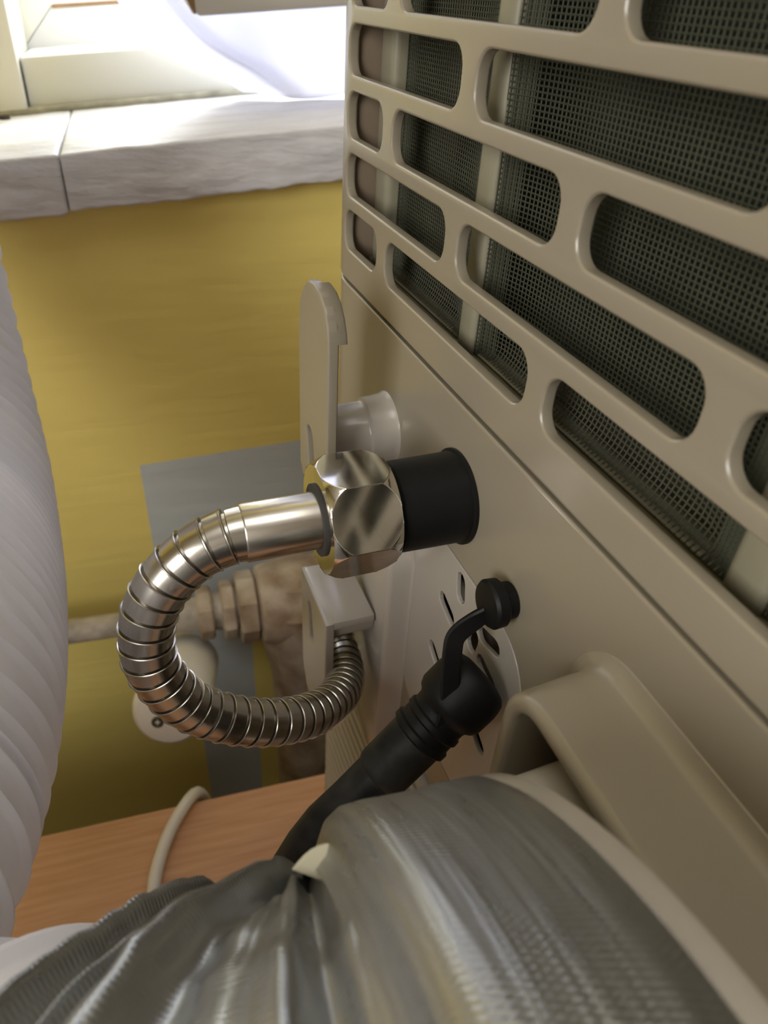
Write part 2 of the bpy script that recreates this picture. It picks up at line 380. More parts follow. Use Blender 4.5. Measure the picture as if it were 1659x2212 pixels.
# the open casement: bottom rail with a chipped corner, and its stiles
def sash_post(s, n, z):
    if s < -0.045 and z < -0.02:
        z += 0.012*max(0.0, min(1.0, (-0.0435 - s)/0.0085))
    if s < -0.045 and n < 0.67: s += 0.002*noise.noise(Vector((n*300, z*200, 1)))
    return (s, n, z)
box_fn('sash_rail', sh, (-0.0525, 0.655, -0.0388), (0.62, 0.69, 0.014), M_sash, wd, bev=0.003, div=(120, 2, 6), post=sash_post)
box_fn('chipped_corner', sh, (-0.0536, 0.6538, -0.0385), (-0.0440, 0.688, -0.0262), M_wood, wd, bev=0.003, post=sash_post)
box_fn('sash_stile', sh, (-0.0525, 0.655, 0.012), (0.005, 0.69, 1.0), M_sash, wd, bev=0.003)

# curtain: a sheer cloth draped over the ledge and the sill, its edge swept up to the left
def curtain():
    edge = [(0.000, -0.1020), (-0.012, -0.0940), (-0.027, -0.0830), (-0.048, -0.0715), (-0.070, -0.0590), (-0.087, -0.0430), (-0.1005, -0.0260), (-0.118, 0.010), (-0.135, 0.090), (-0.145, 0.25), (-0.15, 0.6), (-0.15, 0.9)]
    ep = catmull([(a, b, 0) for a, b in edge], 4)
    V, F, UV = [], [], []
    NU = 90; NV = len(ep) - 1
    for j in range(NV + 1):
        e0 = ep[j]
        zr = -0.1050 + (0.9 + 0.1050)*((e0.y + 0.1020)/1.002)
        for i in range(NU + 1):
            u = i/NU; uu = u**1.5
            a = e0.x + (0.95 - e0.x)*uu
            z = e0.y + (zr - e0.y)*min(1.0, uu*6) - 0.0035*math.sin(min(1.0, uu*9)*PI)*(1 if j == 0 else 0.4) + (0.0012*math.sin(a*90) if j == 0 else 0)
            d = (a - e0.x)
            n = 0.715 + 0.010*math.sin(a*30 + 1.0) + 0.005*math.sin(a*77 + z*9) + 0.012*noise.noise(Vector((a*8, z*8, 2))) + 0.030*math.exp(-d/0.018) - 0.012*math.exp(-((d - 0.035)/0.012)**2)
            V.append(sh(a, n, z)); UV.append((u, j/NV))
    q = NU + 1
    for j in range(NV):
        for i in range(NU): F.append((j*q + i, j*q + i + 1, (j+1)*q + i + 1, (j+1)*q + i))
    o = from_data('curtain', V, F, M_curtain, None, 180, UV)
    md = o.modifiers.new('cloth', 'SOLIDIFY'); md.thickness = 0.0005
    return o
tag(curtain(), 'sheer white curtain hanging over the white sill with its hem swept up', 'curtain')

# a dark crumb on the left end of the sill
def crumb():
    bm = bmesh.new(); bmesh.ops.create_icosphere(bm, subdivisions=2, radius=0.004)
    for v in bm.verts: v.co = Vector((v.co.x*1.6, v.co.y*0.8, v.co.z*0.5))*(1 + 0.5*noise.noise(v.co*400))
    for v in bm.verts: v.co += sh(-0.2065, 0.765, -0.1078) + Vector((0, 0, 0.0016))
    me = bpy.data.meshes.new('dirt_crumb'); bm.to_mesh(me); bm.free()
    return link('dirt_crumb', me, M_debris)
tag(crumb(), 'small dark crumb of dirt lying on the left end of white sill', 'debris')

# ------------------------------------------------------------------ radiator with its pipe
rad = thing('radiator', 'stained white cast iron radiator with pipe unions on the yellow wall', 'radiator', wp(0, 0.53, -0.98))
RP = -Vector(rad.location)
def rl(o): o.location = RP; return o
hub0 = wp(-0.045, 0.53, -0.545)
rl(lathe('hub', wp(-0.041, 0.53, -0.510), XW, [(0, 0.034), (0.002, 0.039), (0.010, 0.042), (0.03, 0.044), (0.07, 0.045), (0.09, 0.043), (0.13, 0.042), (0.16, 0.043), (0.35, 0.043)], M_rad, rad, 40))
for k, s in enumerate((-0.010, 0.070, 0.150, 0.230)):
    pth = Path([wp(s + 0.008, 0.53, -0.47), wp(s + 0.016, 0.53, -0.60), wp(s + 0.018, 0.53, -0.78), wp(s + 0.018, 0.53, -0.945)], 10)
    rl(sweep('section', pth, [(0.0, 0.01), (0.004, 0.03), (0.03, 0.047), (0.08, 0.043), (0.14, 0.036), (0.22, 0.034), (0.40, 0.034), (0.44, 0.01)], M_rad, rad, 24))
def hexring(name, s0, s1, r):
    rl(lathe(name, wp(s0, 0.53, -0.510), XW, [(0, r*0.9), (0.002, r), (s1 - s0 - 0.002, r), (s1 - s0, r*0.9)], M_rad, rad, 8, sharp=20))
hexring('union_nut', -0.061, -0.042, 0.037); hexring('union_nut', -0.077, -0.063, 0.030); hexring('union_nut', -0.100, -0.085, 0.027)
rl(lathe('nipple', wp(-0.14, 0.53, -0.510), XW, [(0, 0.014), (0.08, 0.021)], M_pipe, rad, 24))
rl(lathe('pipe', wp(-0.80, 0.55, -0.507), wp(0.70, -0.02, -0.003) - wp(0.0, 0, 0), [(0, 0.0118), (0.72, 0.0118)], M_pipe, rad, 24))

# white valve head pointing into the room
A, B = Vector((-0.0785, 0.545, -0.575)), Vector((-0.1075, 0.4285, -0.5175))
vh = thing('valve_head', 'white plastic cylinder with flat screwed end cap below the steel hose', 'valve head', A)
ax = (B - A).normalized(); LN = (B - A).length
def vl(o): o.location = -A; return o
vl(lathe('barrel', A, ax, [(0, 0.012), (0.002, 0.024), (0.02, 0.031), (LN - 0.012, 0.0335), (LN - 0.005, 0.032), (LN, 0.0275)], M_white, vh, 48))
vl(lathe('end_cap', A, ax, [(LN - 0.004, 0.0262), (LN + 0.0006, 0.0258), (LN + 0.0012, 0.0248)], M_white, vh, 48))
cu_, cv_ = frame_of(ax)
so = right*-0.010 - up*0.0075; so = so - ax*so.dot(ax)
vl(lathe('screw', B + ax*0.0008 + so, ax, [(0, 0.0052), (0.0014, 0.0052), (0.002, 0.0042), (0.0008, 0.0034)], M_screw, vh, 20))
for q in (cu_, cv_):
    vl(lathe('cross_mark', B + ax*0.0024 + so - q*0.0022, q, [(0, 0.0005), (0.0044, 0.0005)], M_white, vh, 6))

# ------------------------------------------------------------------ desk
DZ = -0.56
dk = thing('desk', 'low beech veneer table under the portable air conditioner', 'table', wp(0, 0, -0.98))
DP = -Vector(dk.location)
def dl(o): o.location = DP; return o
o = box_fn('table_top', ident, (-1.20, -0.72, DZ - 0.022), (0.80, 0.356, DZ), M_desk, None, bev=0.0012)
o.parent = dk; o.location = DP; o.rotation_euler = (0, 0, -math.radians(4.1))
for s in (-1.10, 0.70):
    for n in (-0.5, 0.28):
        dl(box_fn('leg', wp, (s - 0.025, n - 0.025, -0.98), (s + 0.025, n + 0.025, DZ - 0.022), M_desk, dk, bev=0.003))
dl(box_fn('apron', wp, (-1.08, 0.25, DZ - 0.10), (0.68, 0.27, DZ - 0.022), M_desk, dk))

# white cable lying over the table
cp = Path([(-0.085, 0.40, -0.74), (-0.088, 0.385, -0.62), (-0.094, 0.374, -0.565), (-0.105, 0.360, -0.550), (-0.125, 0.335, -0.5530), (-0.139, 0.300, -0.5546), (-0.1425, 0.255, -0.5547), (-0.135, 0.20, -0.5547), (-0.10, 0.12, -0.5547), (-0.05, 0.0, -0.5547)], 12)
tag(sweep('power_cable', cp, [(cp.L*k/80, 0.0050) for k in range(81)], M_cable, None, 14), 'white power cable lying across the wooden table and over its back edge', 'cable')

# ------------------------------------------------------------------ portable air conditioner
ac = thing('air_conditioner', 'ivory portable air conditioner with brick pattern intake grille', 'air conditioner', (0.18, 0.05, DZ))
AP = -Vector(ac.location)
def al(o): o.location = AP; return o
YC, RC = 0.300, 0.036                         # where the flat back turns into the rounded corner
YB = -0.36
def bend(y, z, d):
    """d: distance in front of the back face"""
    if y <= YC: return Vector((-d, y, z))
    t = (y - YC)/RC
    if t <= PI/2: return Vector((RC - (RC + d)*math.cos(t), YC + (RC + d)*math.sin(t), z))
    return Vector((RC + (t - PI/2)*RC, YC + RC + d, z))
CUTS = [YC + RC*PI/2*k/10 for k in range(0, 11)]
YE = YC + RC*PI/2 + 0.05
# intake grille: staggered rounded slots
holes = []
ROWZ = [-0.0818 + 0.0213*k for k in range(0, 12)]
for k, zc in enumerate(ROWZ):
    off = 0.258 if k % 2 == 0 else 0.2001
    j = -6
    while True:
        hi = off - 0.0047 + 0.1157*(2 - j) - 0.1157
        lo = hi - 0.1063
        j += 1
        if hi < YB + 0.02: break
        lo2, hi2 = max(lo, YB + 0.02), min(hi, 0.3015)
        if hi2 - lo2 < 0.02: continue
        holes.append(rrect((lo2 + hi2)/2, zc, (hi2 - lo2)/2, 0.0079, 0.0062, 6))
GT = ROWZ[-1] + 0.02
al(panel2d('intake_grille', rrect((YB + YE)/2, (-0.1030 + GT)/2, (YE - YB)/2, (GT + 0.1030)/2, 0.004, 4), holes, 0.0042, 0.0011, M_ac, ac,
           lambda a, b, d: bend(a, b, d - 0.0040), CUTS))
# filter behind it: frame bars, threads
def bar_y(name, y0, y1, z0, z1, d0, d1, m, bv=0.002): return al(box_fn(name, ident, (-d1, y0, z0), (-d0, y1, z1), m, ac, bev=bv, seg=3))
STR = [0.2035 - 0.13*k for k in range(-1, 5)]
for yc_ in STR:
    if yc_ > 0.3: continue
    bar_y('filter_bar', yc_ - 0.0055, yc_ + 0.0055, -0.1000, GT - 0.004, -0.0200, -0.0105, M_filter, 0.0025)
bar_y('filter_edge', YB + 0.02, 0.31, -0.1045, -0.0965, -0.0205, -0.0105, M_filter, 0.0025)
bar_y('filter_edge', YB + 0.02, 0.31, -0.0975, -0.0955, -0.0205, -0.0125, M_filter, 0.0008)
bar_y('filter_wall', 0.3035, 0.3060, -0.1020, GT - 0.004, -0.075, -0.004, mat('inner_wall_plastic', (0.20, 0.155, 0.11), 0.6, spec=0.2), 0.0008)
bar_y('filter_edge', 0.288, 0.3025, -0.1000, GT - 0.004, -0.024, -0.0125, M_filter, 0.003)
def mesh_x(y, z):
    x = 0.0180
    for yc_ in STR:
        e = abs(y - yc_); x = min(x, 0.0120 + 0.0062*(1 - math.exp(-max(0, e - 0.005)/0.009)))
    x = min(x, 0.0120 + 0.0062*(1 - math.exp(-max(0, z + 0.0965)/0.004)))
    return x + 0.0005*noise.noise(Vector((y*30, z*30, 0)))
def filter_threads():
    V, F = [], []
    t = 0.00026
    ys = [0.300 - 0.00175*k for k in range(0, 250)]
    ys = sorted(set(ys + [c + sg*(0.0055 + 0.0009*k) for c in STR if c < 0.29 for sg in (-1, 1) for k in range(0, 9)]), reverse=True)
    zs = [-0.0962 + 0.00143*k for k in range(0, 105)]
    znode = [-0.0962, -0.095, -0.0935, -0.091, -0.088, -0.08, -0.07, -0.05, -0.03, -0.01, 0.01, 0.03, zs[-1]]
    for y in ys:                                   # uprights
        base = len(V)
        for z in znode:
            x = mesh_x(y, z); V.extend([(x, y - t, z), (x + t, y, z), (x, y + t, z), (x - t, y, z)])
        for i in range(len(znode) - 1):
            for k in range(4): F.append((base + i*4 + k, base + i*4 + (k+1) % 4, base + i*4 + 4 + (k+1) % 4, base + i*4 + 4 + k))
    yn = []
    y = ys[0]
    while y > ys[-1]:
        yn.append(y); e = min(abs(y - c) for c in STR); y -= 0.002 if e < 0.025 else 0.008
    yn.append(ys[-1])
    for z in zs:                                   # crosswise
        base = len(V)
        for y in yn:
            x = mesh_x(y, z); V.extend([(x, y, z - t), (x + t, y, z), (x, y, z + t), (x - t, y, z)])
        for i in range(len(yn) - 1):
            for k in range(4): F.append((base + i*4 + k, base + i*4 + (k+1) % 4, base + i*4 + 4 + (k+1) % 4, base + i*4 + 4 + k))
    o = al(from_data('filter_mesh', V, F, M_mesh, ac, 60)); o['kind'] = 'stuff'
filter_threads()
# cooling fins in the dark behind the filter
bar_y('coil_block', YB + 0.03, 0.305, -0.1040, GT, -0.09, -0.050, M_coil, 0.002)
# housing shell: inner body set back behind the back panels
def shell(name, z0, z1, inset, m, top=True):
    out = []
    x1, y0, y1 = 0.36, -0.385, YC + RC
    r = RC
    for (cx, cy, a0) in ((r, y1 - r, 180), (r, y0 + r, 270)): pass
    pts = []
    for (cx, cy, a0) in ((x1 - 0.05, y0 + 0.05, -90), (x1 - 0.05, y1 - 0.05, 0), (r, y1 - r, 90), (r, y0 + r, 180)):
        rr = 0.05 if cx > 0.2 else r
        for k in range(9):
            a = math.radians(a0 + 90*k/8); pts.append((cx + (rr - inset)*math.cos(a), cy + (rr - inset)*math.sin(a)))
    V = [(x, y, z0) for x, y in pts] + [(x, y, z1) for x, y in pts]; n = len(pts)
    F = [(i, (i+1) % n, n + (i+1) % n, n + i) for i in range(n)] + [tuple(range(n-1, -1, -1)), tuple(range(n, 2*n))]
    return al(from_data(name, V, F, m, ac, 40))
shell('lower_body', DZ + 0.012, -0.106, 0.0125, mat('shade_toned_shell', (0.20, 0.165, 0.125), 0.5))  # dark tone stands in for the shade inside the vent slots
shell('upper_body', GT - 0.001, GT + 0.03, 0.0, M_ac)
shell('side_body', -0.106, GT, 0.100, M_coil)
al(box_fn('side_panel', ident, (0.060, 0.330, -0.106), (0.34, 0.336, GT), M_ac, ac, bev=0.001))
al(box_fn('side_panel', ident, (0.06, -0.385, -0.106), (0.34, -0.379, GT), M_ac, ac, bev=0.001))
al(box_fn('front_panel', ident, (0.335, -0.36, -0.106), (0.36, 0.31, GT), M_ac, ac, bev=0.004))
for x in (0.05, 0.31):
    for y in (-0.32, 0.27):
        al(lathe('foot', (x, y, DZ), (0, 0, 1), [(0, 0.016), (0.002, 0.018), (0.013, 0.018)], M_black, ac, 20))
# lower back panel with the openings for the vent plate
VT, VB, VL, VR = -0.1593, -0.262, 0.2047, 0.1165
vent_out = rrect((VL + VR)/2, (VT + VB)/2, (VL - VR)/2, (VT - VB)/2, 0.021, 8)
al(panel2d('lower_panel', rrect((YB + YE)/2, (-0.1048 - 0.287)/2, (YE - YB)/2, (0.287 - 0.1048)/2, 0.002, 3), [vent_out], 0.0040, 0.0009, M_ac, ac,
           lambda a, b, d: bend(a, b, d - 0.0042), CUTS))
vslots = []
for p, q in (((0.1634, -0.1655), (0.1620, -0.1712)), ((0.1740, -0.1838), (0.1668, -0.1864)), ((0.1440, -0.1735), (0.1360, -0.1712)),
             ((0.1420, -0.1850), (0.1340, -0.1870)), ((0.1770, -0.2130), (0.1710, -0.2165)), ((0.1380, -0.2165), (0.1325, -0.2195)),
             ((0.1490, -0.1790), (0.1500, -0.1840)), ((0.1580, -0.2050), (0.1620, -0.2110)))  :
    vslots.append(slot_poly(p, q, 0.0031))
e = 0.00035
al(panel2d('vent_plate', rrect((VL + VR)/2, (VT + VB)/2, (VL - VR)/2 - e, (VT - VB)/2 - e, 0.0207, 8), vslots, 0.0020, 0.0005, M_acwhite, ac,
           lambda a, b, d: Vector((-(d - 0.0022), a, b)), (), 28, 2))
# raised pad behind the cord hooks, ending in a sloping flank
def pad():
    prof = [(-0.004, -0.001), (0.0, -0.001), (0.0006, 0.0008), (0.003, 0.0016), (0.008, 0.0022), (0.0094, 0.0027), (0.0100, 0.0038)]
    V, F = [], []
    loops = []
    for d, ins in prof:
        lp = rrect(0.2485 + 0.02, -0.252, 0.066 - ins + 0.002, 0.072 - ins, 0.012, 6); loops.append([bend(y, z, d) for y, z in lp])
    n = len(loops[0])
    for lp in loops: V += lp
    for i in range(len(prof) - 1):
        for k in range(n): F.append((i*n + k, i*n + (k+1) % n, (i+1)*n + (k+1) % n, (i+1)*n + k))
    F.append(tuple((len(prof)-1)*n + k for k in range(n)))
    return al(from_data('hook_pad', V, F, M_acwhite, ac, 50))
pad()
# slats of the lower intake
z = -0.2925; first = None
while z > DZ + 0.03:
    if first is None:
        bm = bmesh.new(); prof = [(0.004, -0.0034), (-0.0022, -0.0030), (-0.0034, -0.0016), (-0.0036, 0.0006), (-0.0026, 0.0024), (0.004, 0.0034)]
        ys = [YB + 0.03, 0.12, 0.24] + [YC + RC*PI/2*k/6 for k in range(7)]
        V, F = [], []
        for y in ys:
            for x, dz in prof: V.append(bend(y, dz, -x))
        n = len(prof)
        for i in range(len(ys) - 1):
            for k in range(n): F.append((i*n + k, i*n + (k+1) % n, (i+1)*n + (k+1) % n, (i+1)*n + k))
        F += [tuple(range(n)), tuple(range((len(ys)-1)*n + n - 1, (len(ys)-1)*n - 1, -1))]
        bm.free()
        first = from_data('slat', V, F, M_acwhite, ac, 40); first.location = AP + Vector((0, 0, z))
    else:
        o = first.copy(); COL.objects.link(o); o.parent = ac; o.location = AP + Vector((0, 0, z))
    z -= 0.0108
# cord hooks
hx = 0.0315
def hmap(a, b, d): return Vector((-hx - d + 0.002, a*0.979, b*0.979))
up_out = [(0.2195, -0.150), (0.2195, -0.098), (0.2208, -0.0925), (0.2245, -0.0875), (0.2305, -0.0838), (0.2375, -0.0828), (0.2455, -0.0842), (0.2515, -0.0882), (0.2558, -0.0940), (0.2580, -0.1010), (0.2588, -0.112), (0.2588, -0.168), (0.2470, -0.178), (0.2300, -0.178)]
al(panel2d('cord_hook', up_out, [slot_poly((0.2435, -0.1475), (0.2405, -0.160), 0.0046, 8)], 0.0042, 0.0011, M_ac, ac, hmap))
# its lip curling back towards the body
def lip():
    pts = [(0.2195, -0.0985), (0.2200, -0.0950), (0.2225, -0.0900), (0.2262, -0.0862), (0.2310, -0.0837), (0.2375, -0.0828)]
    V, F = [], []
    for i, (y, zz) in enumerate(pts):
        y, zz = y*0.979, zz*0.979
        c = Vector((0.236, -0.1057)); d = (Vector((y, zz)) - c).normalized()
        yi, zi = y - d.x*0.0032, zz - d.y*0.0032
        f = i/(len(pts) - 1); xl = -hx + 0.0050 - 0.0008*f
        for (a, b, x) in ((y, zz, -hx - 0.0015), (y, zz, xl - 0.001), (y - d.x*0.0008, zz - d.y*0.0008, xl), (yi, zi, xl), (yi, zi, -hx - 0.001)): V.append((x, a, b))
    n = 5
    for i in range(len(pts) - 1):
        for k in range(n): F.append((i*n + k, i*n + (k+1) % n, (i+1)*n + (k+1) % n, (i+1)*n + k))
    F += [tuple(range(n)), tuple(range(len(V)-1, len(V)-1-n, -1))]
    o = al(from_data('hook_lip', V, F, M_ac, ac, 50))
    bm = bmesh.new(); bm.from_mesh(o.data); bmesh.ops.recalc_face_normals(bm, faces=bm.faces); bm.to_mesh(o.data); bm.free()
lip()
al(lathe('hook_arm', (0.002, 0.2405, -0.1465), (-1, 0, 0), [(0, 0.0172), (0.0015, 0.0158), (0.004, 0.0148), (0.0085, 0.0143), (0.0122, 0.0141), (0.0128, 0.0132), (0.0135, 0.0126), (0.030, 0.0124)], M_acwhite, ac, 48, 50))
lo_out = [(0.2170, -0.2300), (0.2590, -0.2300), (0.2590, -0.285), (0.2570, -0.296), (0.2520, -0.306), (0.2440, -0.312), (0.2360, -0.313), (0.2280, -0.309), (0.2215, -0.300), (0.2175, -0.288)]
al(panel2d('cord_hook', lo_out, [slot_poly((0.2445, -0.2435), (0.2405, -0.2600), 0.0030, 8)], 0.0042, 0.0010, M_acwhite, ac, hmap))
al(box_fn('hook_arm', ident, (-hx - 0.001, 0.2127, -0.2298), (-0.0106, 0.2535, -0.2249), M_acwhite, ac, bev=0.0011))
al(box_fn('hook_arm', ident, (-hx + 0.002, 0.2160, -0.2370), (-0.0096, 0.2505, -0.2288), M_acwhite, ac, bev=0.0008))
# exhaust outlet: a rounded box frame standing out of the back
def loft(name, sections, m, closed_in=True, cap=True, sharp=45):
    n = len(sections[0]); V, F = [], []
    for sct in sections: V += sct
    for i in range(len(sections) - 1):
        for k in range(n): F.append((i*n + k, i*n + (k+1) % n, (i+1)*n + (k+1) % n, (i+1)*n + k))
    if cap: F.append(tuple((len(sections)-1)*n + k for k in range(n)))
    o = al(from_data(name, V, F, m, ac, sharp))
    bm = bmesh.new(); bm.from_mesh(o.data); bmesh.ops.recalc_face_normals(bm, faces=bm.faces); bm.to_mesh(o.data); bm.free()
    return o
HC = (-0.0315, -0.2335); HH = (0.1275, 0.1050)
secs = []
for d, of in ((-0.002, 0.0050), (0.0002, 0.0042), (0.0008, 0.0024), (0.0020, 0.0010), (0.0040, 0.0002), (0.010, 0.0), (0.0218, -0.0008), (0.0232, -0.0013), (0.0240, -0.0026), (0.0240, -0.0046), (0.0234, -0.0056), (0.0222, -0.0060), (0.006, -0.0066), (0.003, -0.0072)):
    secs.append([Vector((-d, y, zz)) for y, zz in rrect(HC[0], HC[1], HH[0] + of, HH[1] + of, 0.0150 + of, 9)])
loft('exhaust_frame', secs, M_ac)
al(box_fn('outlet_shadow_gap', ident, (-0.0036, 0.0835, -0.2), (-0.0028, 0.0875, -0.142), M_dark, ac))

# ------------------------------------------------------------------ exhaust hose: adapter, tape, white ribbed duct
eh = thing('exhaust_hose', 'wide white ribbed exhaust hose wrapped in silver duct tape at air conditioner', 'hose', (-0.08, 0.0, DZ))
EP = -Vector(eh.location)
def el(o): o.location = EP; return o
C0 = Vector((-0.049, -0.0105, -0.1855)); AX = Vector((-1, 0.05, 0)).normalized(); R0 = 0.100
secs = []
def circ(c, r, a, n=80):
    u, v = frame_of(a); return [c + (u*math.cos(2*PI*k/n) + v*math.sin(2*PI*k/n))*r for k in range(n)]
# adapter: rounded plate inside the frame
secs = []
for d, of in ((0.004, 0.0), (0.027, -0.0006), (0.0288, -0.0014), (0.0300, -0.0032), (0.0302, -0.006)):
    secs.append([Vector((-d, y, zz)) for y, zz in rrect(-0.0330, -0.2360, 0.1160 + of, 0.0900 + of, 0.010 + of, 9)])
o = loft('adapter_plate', secs, M_acwhite); o.parent = eh; o.location = EP
el(lathe('adapter_collar', C0 - AX*0.022, AX, [(0, 0.062), (0.0165, 0.062), (0.0166, R0 - 0.004), (0.0170, R0 - 0.0016), (0.0176, R0 - 0.0006), (0.0215, R0 - 0.0003), (0.0224, R0 - 0.0008), (0.0228, R0 - 0.002)], M_acwhite, eh, 140))
# tape around the rigid collar
Lc = 0.0325
def wob(s, a, r): return r + 0.00035*noise.noise(Vector((s*120, a*3, 0))) + 0.0005*noise.noise(Vector((math.cos(a)*4, math.sin(a)*4, s*30)))
pc = Path([C0 - AX*0.0004, C0 + AX*0.016, C0 + AX*Lc, C0 + AX*(Lc + 0.006)], 8, ref=(0, 0, 1))
el(sweep('tape_wrap', pc, [(0.0, R0 - 0.001), (0.0008, R0), (0.006, R0 + 0.0002), (0.012, R0), (0.0235, R0 + 0.0005), (0.0275, R0 + 0.0002), (0.0300, R0 - 0.0012), (0.0318, R0 - 0.0040), (0.0335, R0 - 0.0072), (0.0360, R0 - 0.0092)], M_tape, eh, 160, 60, wob, cap=False))
# wrinkled tape over the flexible part
WP = [C0 + AX*(Lc - 0.002), Vector((-0.0980, -0.0060, -0.1872)), Vector((-0.1150, 0.0020, -0.1955)), Vector((-0.1410, 0.0155, -0.2080)), Vector((-0.170, 0.030, -0.222)), Vector((-0.235, 0.035, -0.265))]
pw = Path(WP, 24, ref=(0, 0, 1))
def wr(s, a, r):
    q = s/0.0125
    ph = q*2*PI + 1.1*noise.noise(Vector((math.cos(a)*1.5, math.sin(a)*1.5, 4))) + 0.7*math.sin(2*a + 1)
    env = min(1.0, s/0.010)
    f = 0.0024*math.sin(ph) + 0.0020*math.sin(0.47*ph + 0.9) + 0.0011*math.sin(1.9*ph + 1.3*math.sin(a*2)) + 0.0017*noise.noise(Vector((math.cos(a)*6, math.sin(a)*6, s*70))) \
        + 0.0018*abs(noise.noise(Vector((math.cos(a)*2.2, math.sin(a)*2.2, s*120 + 9)))) - 0.0015*abs(noise.noise(Vector((math.cos(a)*14, math.sin(a)*14, s*55))))
    return r + f*env
prof = []
NS = 130; LT = 0.054
for k in range(NS + 1):
    s = LT*k/NS; r = 0.0905 - 0.10*min(s, 0.05)
    prof.append((s, r))
el(sweep('tape_wrap', pw, prof, M_tape, eh, 200, 60, wr, cap=False))
# loose corner of tape folded over, showing its adhesive side
def flap():
    cs = [Vector((-0.0842, 0.0680, -0.1356)), Vector((-0.0752, 0.0712, -0.1325)), Vector((-0.0700, 0.0700, -0.1365)), Vector((-0.0785, 0.0640, -0.1400))]
    V, F = [], []
    N1, N2 = 12, 6
    for i in range(N1 + 1):
        for j in range(N2 + 1):
            u, v = i/N1, j/N2
            a = Vector((-0.0850, 0.0672, -0.1332)).lerp(Vector((-0.0765, 0.0690, -0.1318)), v)
            b = Vector((-0.0760, 0.0625, -0.1345)).lerp(Vector((-0.0735, 0.0630, -0.1340)), v)
            p = a.lerp(b, u); out = (p - Vector((p.x, -0.008, -0.1855))).normalized()
            V.append(p + out*(0.0012*math.sin(PI*v)*(1 - u) - 0.0015*u))
    q = N2 + 1
    for i in range(N1):
        for j in range(N2): F.append((i*q + j, (i+1)*q + j, (i+1)*q + j + 1, i*q + j + 1))
    o = el(from_data('tape_flap', V, F, M_tapeback, eh, 60)); md = o.modifiers.new('t', 'SOLIDIFY'); md.thickness = 0.0004
    o['label'] = 'folded corner of tape showing its pale adhesive side'
flap()
# the ribbed duct: out of the tape, down to the table, back up along the wall
HP = [Vector((-0.116, 0.0025, -0.196)), Vector((-0.128, 0.0085, -0.2015)), Vector((-0.141, 0.0155, -0.208)), Vector((-0.170, 0.030, -0.222)), Vector((-0.235, 0.022, -0.290)), Vector((-0.300, 0.000, -0.370)), Vector((-0.390, -0.010, -0.420)), Vector((-0.470, 0.030, -0.390)), Vector((-0.490, 0.080, -0.310)), Vector((-0.430, 0.100, -0.235)), Vector((-0.340, 0.090, -0.200)), Vector((-0.270, 0.105, -0.195)),
      Vector((-0.2320, 0.1350, -0.1960)), Vector((-0.2200, 0.1690, -0.1965)), Vector((-0.2152, 0.1995, -0.1950)), Vector((-0.2148, 0.2400, -0.2000)), Vector((-0.2170, 0.2800, -0.2060)), Vector((-0.2198, 0.3267, -0.1985)), Vector((-0.2224, 0.3530, -0.1885)), Vector((-0.2250, 0.3781, -0.1715)), Vector((-0.2275, 0.4060, -0.1460)), Vector((-0.2320, 0.4420, -0.0950)), Vector((-0.2500, 0.4680, 0.0)), Vector((-0.285, 0.475, 0.12)), Vector((-0.235, 0.490, 0.28)), Vector((-0.140, 0.545, 0.38)), Vector((-0.080, 0.600, 0.405))]
ph = Path(HP, 30, ref=(0, 0, 1))
RH = 0.079
prof = []
s = 0.0
while s < ph.L - 0.014:                         # the ribs sit close together on the near run and are pulled apart towards the window
    yy = ph.at(s)[0].y; pit = 0.0085
    if s > 0.45*ph.L:
        f = max(0.0, min(1.0, (yy - 0.24)/0.12)); pit = 0.0068 + 0.0056*f*f*(3 - 2*f)
    g = pit/0.0110
    for f, dr in ((0.0, -0.0064), (0.16, -0.0056), (0.34, -0.0042), (0.50, -0.0026), (0.56, -0.0018), (0.60, 0.0010), (0.65, 0.0018), (0.70, 0.0008), (0.74, -0.0020), (0.85, -0.0048), (0.94, -0.0062)):
        prof.append((s + f*pit, RH + dr*g))
    s += pit
el(sweep('duct', ph, prof, M_pvc, eh, 96, 70, None, False, 0.0))

